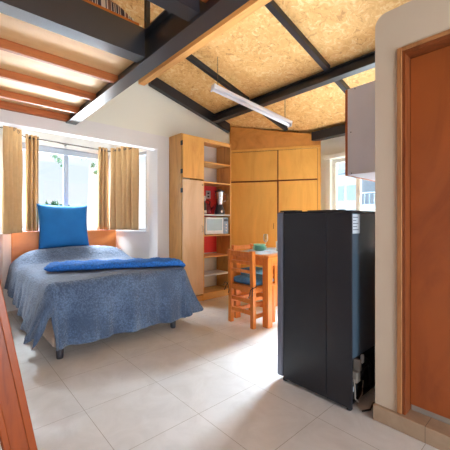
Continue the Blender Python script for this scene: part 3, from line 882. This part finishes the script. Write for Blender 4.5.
dup(k1, (2.94, 2.90, 0.4185), -PI/2, 'dark blue tied cushion on the chair at the far side of the table')

TT = TZ+0.0005
def mat_obj(x0, x1, y0, y1, label):
    o = MB().box(x0, x1, y0, y1, TT, TT+0.004, 0.001).build('placemat', M['mat']); return tag(o, label, 'placemat', 'placemats on the table')
mat_obj(2.44, 2.70, 2.14, 2.55, 'pale blue placemat at the end of the table nearest the bed')
mat_obj(2.74, 3.20, 2.05, 2.30, 'pale blue placemat on the table along its near edge by the refrigerator')
mat_obj(2.73, 3.20, 2.34, 2.62, 'pale blue placemat on the far side of the table under the plates')
plates = [('lower teal plate of the pair on the table', 0.095), ('teal bowl nested on the lower teal plate', 0.085)]
px, py = 2.76, 2.44
pl = MB().lathe([(0.045, 0.0005), (0.05, 0.0), (0.084, 0.016), (0.086, 0.019), (0.08, 0.018), (0.045, 0.006)], 0, 0, 32).build('plate', M['teal'], None, True)
pl.location = (px, py, TT+0.0045); tag(pl, 'wide teal plate at the bottom of the stack on the table', 'plate', 'teal dishes on the table')
for i, zz in enumerate((0.014, 0.028)):
    o = pl.copy(); COL.objects.link(o); o.location = (px, py, TT+0.0045+zz); o['label'] = ('teal plate in the middle of the stack on the table', 'teal plate just below the bowl in the stack on the table')[i]
bw = MB().lathe([(0.04, 0.0), (0.043, 0.0), (0.066, 0.018), (0.074, 0.038), (0.071, 0.039), (0.062, 0.02), (0.03, 0.008)], 0, 0, 32).build('bowl', M['teal'], None, True)
bw.location = (px, py, TT+0.042); tag(bw, 'small teal bowl on top of the stack of plates', 'bowl', 'teal dishes on the table')
wg = thing('wine_glass', 'tall stemmed clear glass standing behind the teal dishes', 'glass', (2.94, 2.50, TT+0.0045))
MB().lathe([(0.032, 0), (0.032, 0.002), (0.006, 0.006), (0.0045, 0.012)], 0, 0, 20).build('foot', M['wine'], wg, True)
MB().lathe([(0.0045, 0.0125), (0.004, 0.07), (0.006, 0.08)], 0, 0, 12).build('stem', M['wine'], wg, True)
MB().lathe([(0.007, 0.081), (0.024, 0.10), (0.03, 0.125), (0.029, 0.16), (0.025, 0.185), (0.0245, 0.185), (0.028, 0.16), (0.029, 0.125), (0.023, 0.102), (0.005, 0.083)], 0, 0, 20).build('cup', M['wine'], wg, True)
tm = MB().lathe([(0.028, 0), (0.03, 0.003), (0.035, 0.11), (0.0335, 0.11), (0.0285, 0.006), (0.002, 0.005)], 0, 0, 20).build('tumbler', M['tumbler'], None, True)
tm.location = (2.86, 2.235, TT+0.0045); tag(tm, 'clear water tumbler on the table beside the refrigerator edge', 'glass')

# ------------------------------------------------------------------ refrigerator
FX0, FX1, FY0, FY1, FH = 1.731, 2.21, 0.832, 1.370, 1.152
fr = thing('refrigerator', 'black compact refrigerator standing by the partition, its back to the camera', 'refrigerator', (FX0, FY0, 0))
def fb(x0, x1, y0, y1, z0, z1, bev=0.004): return MB().box(x0-FX0, x1-FX0, y0-FY0, y1-FY0, z0, z1, bev)
FD = FY1-0.058
fb(FX0, FX1, FY0+0.16, FD, 0.022, FH-0.004).build('body', M['fridge'], fr)
b = MB()
b.box(0, 0.012, 0, 0.1595, 0.022, FH-0.004, 0.003)
b.build('side_panel', M['fridge'], fr)
fb(FX1-0.012, FX1, FY0, FY0+0.1595, 0.022, FH-0.004, 0.003).build('side_panel', M['fridge'], fr)
fb(FX0+0.0125, FX1-0.0125, FY0+0.008, FY0+0.159, 0.30, FH-0.006, 0.003).build('back_panel', M['fridgeback'], fr)
fb(FX0, FX1, FY0+0.0, FD, FH-0.0035, FH+0.010, 0.003).build('top_cover', M['fridge'], fr)
dr = fb(FX0-0.001, FX1+0.001, FD+0.006, FY1, 0.03, FH+0.008, 0.012).build('door', M['fridgedoor'], fr)
fb(FX0+0.004, FX1-0.004, FD, FD+0.0058, 0.04, FH, 0.001).build('gasket', M['black'], dr)
fb(FX0+0.01, FX0+0.09, FD-0.09, FY1-0.02, FH+0.0105, FH+0.020, 0.003).build('hinge_cover', M['black'], fr)
fb(FX0+0.01, FX0+0.05, FY0+0.06, FY0+0.30, FH+0.0105, FH+0.016, 0.002).build('top_strip', M['black'], fr)
lb_ = fb(FX0+0.02, FX0+0.115, FY0+0.0065, FY0+0.0078, FH-0.125, FH-0.012, 0.0).build('paper_label', M['label'], fr)
for k in range(5):
    fb(FX0+0.028, FX0+0.028+(0.07, 0.05, 0.065, 0.04, 0.06)[k], FY0+0.0058, FY0+0.0064, FH-0.105+0.018*k, FH-0.100+0.018*k, 0.0).build('text_line', M['ink'], lb_)
for x in (FX0+0.03, FX1-0.03):
    for y in (FY0+0.03, FY1-0.05):
        MB().lathe([(0.014, 0), (0.016, 0.004), (0.012, 0.0215)], x-FX0, y-FY0, 12).build('foot', M['black'], fr, True)
# compressor bay
fb(FX0+0.0125, FX1-0.0125, FY0+0.02, FY0+0.159, 0.024, 0.034, 0.001).build('base_plate', M['black'], fr)
MB().lathe([(0.05, 0.0345), (0.085, 0.05), (0.095, 0.10), (0.09, 0.15), (0.06, 0.19), (0.02, 0.20)], 0.30, 0.085, 24, 1.1, 0.72).build('compressor', M['black'], fr, True)
fb(FX0+0.055, FX0+0.16, FY0+0.03, FY0+0.12, 0.0345, 0.135, 0.01).build('relay_box', M['black'], fr)
fb(FX0+0.075, FX0+0.105, FY0+0.0285, FY0+0.0298, 0.085, 0.115, 0.0).build('relay_label', M['label'], fr)
fb(FX0+0.085, FX0+0.135, FY0+0.01, FY0+0.06, 0.136, 0.20, 0.006).build('terminal_cover', M['plastic'], fr)
fb(FX0+0.11, FX0+0.135, FY0+0.004, FY0+0.045, 0.201, 0.27, 0.004).build('connector', M['plastic'], fr)
MB().tube([(0.03, 0.03, 0.045), (0.028, 0.012, 0.16), (0.04, 0.014, 0.185), (0.055, 0.012, 0.17), (0.06, 0.008, 0.06), (0.09, 0.004, 0.03), (0.16, 0.012, 0.05), (0.19, 0.02, 0.12)], 0.0045, 7).build('wire', M['plastic'], fr, True)
MB().tube([(0.15, 0.02, 0.13), (0.17, 0.008, 0.20), (0.22, 0.005, 0.215), (0.26, 0.01, 0.18), (0.27, 0.012, 0.06)], 0.008, 7).build('wire', M['black'], fr, True)
MB().box(0.155, 0.18, 0.008, 0.022, 0.235, 0.285, 0.003).build('tag_card', M['label'], fr)
# cable on the floor behind it
cb_ = MB().tube([(1.79, 0.80, 0.006), (1.84, 0.775, 0.006), (1.92, 0.79, 0.006), (2.02, 0.77, 0.006), (2.15, 0.79, 0.006)], 0.005, 7).build('power_cord', M['black'], None, True)
tag(cb_, 'black power cord lying on the floor behind the refrigerator', 'cord')

# ------------------------------------------------------------------ unseen counter added to keep light from behind the refrigerator
kc = thing('light_block_counter', 'low unseen counter added beside the refrigerator to block window light', 'counter', (2.28, 0.732, 0))
MB().box(0, 1.88, 0, 0.52, 0.08, 0.86, 0.003).build('body', M['cabinet'], kc)
MB().box(0, 1.90, 0, 0.56, 0.861, 0.90, 0.005).build('worktop', M['grey'], kc)
MB().box(0.02, 1.86, 0.04, 0.47, 0, 0.079).build('plinth', M['black'], kc)
for k in range(4):
    d_ = MB().box(0.005+0.47*k, 0.465+0.47*k, 0.521, 0.54, 0.09, 0.85, 0.003).build('door', M['closet'], kc)
    MB().lathe([(0.006, 0), (0.012, 0.012), (0.012, 0.02)], 0, 0, 10).xf(Matrix.Translation((0.42+0.47*k, 0.54, 0.75)) @ Matrix.Rotation(-PI/2, 4, 'X')).build('knob', M['chrome'], d_, True)

# ------------------------------------------------------------------ wall cupboard
UX0, UY1, UZ0, UZ1 = 2.19, 1.085, 1.435, 2.06
uc = thing('wall_cupboard', 'grey sided upper kitchen cupboard with an orange wood door edge', 'cupboard', (UX0, BYE+0.001, UZ0))
def ub(x0, x1, y0, y1, z0, z1, bev=0.002): return MB().box(x0-UX0, x1-UX0, y0-BYE-0.001, y1-BYE-0.001, z0-UZ0, z1-UZ0, bev)
ub(UX0, UX0+0.016, BYE+0.001, UY1, UZ0, UZ1).build('side_panel', M['grey'], uc)
ub(UX0+0.0165, UX0+1.2, BYE+0.001, UY1, UZ0, UZ0+0.016).build('bottom_panel', M['palewhite'], uc)
ub(UX0+0.0165, UX0+1.2, BYE+0.001, UY1, UZ1-0.016, UZ1).build('top_panel', M['grey'], uc)
ub(UX0+1.2005, UX0+1.216, BYE+0.001, UY1, UZ0, UZ1).build('side_panel', M['grey'], uc)
for k in range(3):
    d_ = ub(UX0+0.002+0.405*k, UX0+0.402+0.405*k, UY1+0.001, UY1+0.020, UZ0-0.004, UZ1, 0.002).build('door', M['edge'], uc)
    MB().lathe([(0.006, 0), (0.012, 0.012), (0.012, 0.02)], 0, 0, 10).xf(Matrix.Translation((0.36+0.405*k, UY1+0.020-BYE-0.001, 0.06)) @ Matrix.Rotation(-PI/2, 4, 'X')).build('knob', M['chrome'], d_, True)
for (y, z) in ((1.06, 1.742), (1.055, 1.445), (1.03, 2.047)):
    MB().lathe([(0.004, 0), (0.004, 0.0015)], 0, 0, 8).xf(Matrix.Translation((-0.0001, y-BYE-0.001, z-UZ0)) @ Matrix.Rotation(-PI/2, 4, 'Y')).build('screw', M['black'], uc)

# ------------------------------------------------------------------ outside
struct(MB().box(-40, 60, -40, 60, -4.2, -4.0).build('ground_outside', M['ground']), 'pale ground far below the windows', 'ground')
def leaves(b, c, rad, n, size, squash=1.0):
    for _ in range(n):
        d_ = Vector((random.gauss(0, 1), random.gauss(0, 1), random.gauss(0, 1))).normalized()*rad*random.random()**0.45
        p = Vector(c)+Vector((d_.x, d_.y, d_.z*squash))
        a = Vector((random.gauss(0, 1), random.gauss(0, 1), random.gauss(0, 1))).normalized()
        q = a.orthogonal().normalized(); s_ = size*random.uniform(0.6, 1.2)
        vs_ = [b.bm.verts.new(p+a*s_), b.bm.verts.new(p+q*s_*0.35), b.bm.verts.new(p-a*s_), b.bm.verts.new(p-q*s_*0.35)]
        b.bm.faces.new(vs_)
def tree(label, x, y, z0, zc, rad, n, size, squash=1.0):
    t = thing('tree', label, 'tree', (x, y, z0))
    MB().tube([(0, 0, 0), (0.1, 0, (zc-z0)*0.5), (0, 0.05, zc-z0)], [0.16, 0.11, 0.04], 8).build('trunk', M['bark'], t, True)
    b = MB(); leaves(b, (0, 0, zc-z0), rad, n, size, squash); b.build('foliage', M['leaf'], t, recalc=False)
# ray through the bay: x/y = 0.672+.741u ...
tree('leafy tree top seen low in the bay window, left of the cushion', 2.95, 12.0, -4.0, 1.32, 0.62, 700, 0.11, 0.75)
t = thing('tree', 'tall tree whose leafy branch tips hang into the top of the bay window', 'tree', (4.5, 9.6, -4.0))
MB().tube([(0, 0, 0), (0.05, 0, 4.0), (-0.1, -0.1, 8.2)], [0.2, 0.16, 0.10], 8).build('trunk', M['bark'], t, True)
MB().tube([(-0.1, -0.1, 8.2), (-1.0, -0.4, 8.6), (-2.2, -0.6, 8.3)], [0.10, 0.07, 0.03], 7).build('bough', M['bark'], t, True)
b = MB(); leaves(b, (-0.6, -0.2, 8.9), 1.3, 700, 0.12, 0.6); b.build('foliage', M['leaf'], t, recalc=False)
for (tx, tz, pts) in ((2.22, 8.3, ((-0.10, 6.82, 0.10), (0.02, 6.70, 0.10), (0.12, 6.55, 0.08))), (1.30, 8.4, ((-0.28, 6.86, 0.10), (-0.05, 6.66, 0.07), (0.04, 6.48, 0.06)))):
    b = MB(); b.tube([(-tx, -0.6, tz), (-tx-0.05, -0.6, 7.4), (-tx+0.05, -0.6, 6.6)], [0.02, 0.012, 0.004], 5); b.build('twig', M['bark'], t, True)
    b = MB()
    for (dx, zz, rr) in pts: leaves(b, (-tx+dx, -0.6, zz), rr, 28, 0.06)
    b.build('leaf_tuft', M['leaf'], t, recalc=False)

def house(label, x0, x1, y0, y1, z0, z1, rows, cols, roof=True):
    t = thing('house', label, 'house', (x0, y0, z0))
    MB().box(0, x1-x0, 0, y1-y0, 0, z1-z0).build('walls', M['house'], t)
    if roof: MB().box(-0.25, x1-x0+0.2, -0.2, y1-y0+0.2, z1-z0+0.001, z1-z0+0.18).build('roof', M['houseroof'], t)
    for i in range(rows):
        for j in range(cols):
            yy = (y1-y0)*(j+0.5)/cols; zz = (z1-z0)-0.9-1.3*i
            f = MB().box(-0.05, -0.001, yy-0.24, yy+0.24, zz-0.34, zz+0.34).build('window', M['houseroof'], t)
            MB().box(-0.06, -0.051, yy-0.19, yy+0.19, zz-0.29, zz+0.29).build('pane', M['housewin'], f)
    return t
h1 = house('white flat roofed house seen through the kitchen window, nearest the closet', 14.0, 18.0, 6.4, 8.3, -4.0, 3.3, 3, 3)
h2 = house('lower pale house with a railed terrace seen through the kitchen window above the refrigerator', 12.0, 16.0, 2.8, 5.6, -4.0, 1.55, 2, 5)
b = MB()
for k in range(15): b.box(-0.02, 0.02, 0.1+0.18*k, 0.13+0.18*k, 5.731, 6.15)
b.box(-0.03, 0.03, 0.05, 2.75, 6.151, 6.20)
b.build('railing', M['houseroof'], h2)
b = MB(); b.prism([(1.5, 6.9), (3.9, 7.5), (3.9, 7.6), (1.5, 7.0)], 0.2, 2.6, lambda a, c, n: (a, n, c)); b.build('awning', M['house'], h2)
b = MB()
for yy in (0.25, 2.5):
    b.box(1.55, 1.63, yy, yy+0.07, 5.731, 6.93)
    b.box(3.75, 3.83, yy, yy+0.07, 5.731, 7.47)
b.build('awning_post', M['houseroof'], h2)
house('pale blue house filling the view through the left side window of the bay', -3.5, 1.25, 9.2, 12.0, -4.0, 4.6, 2, 3)
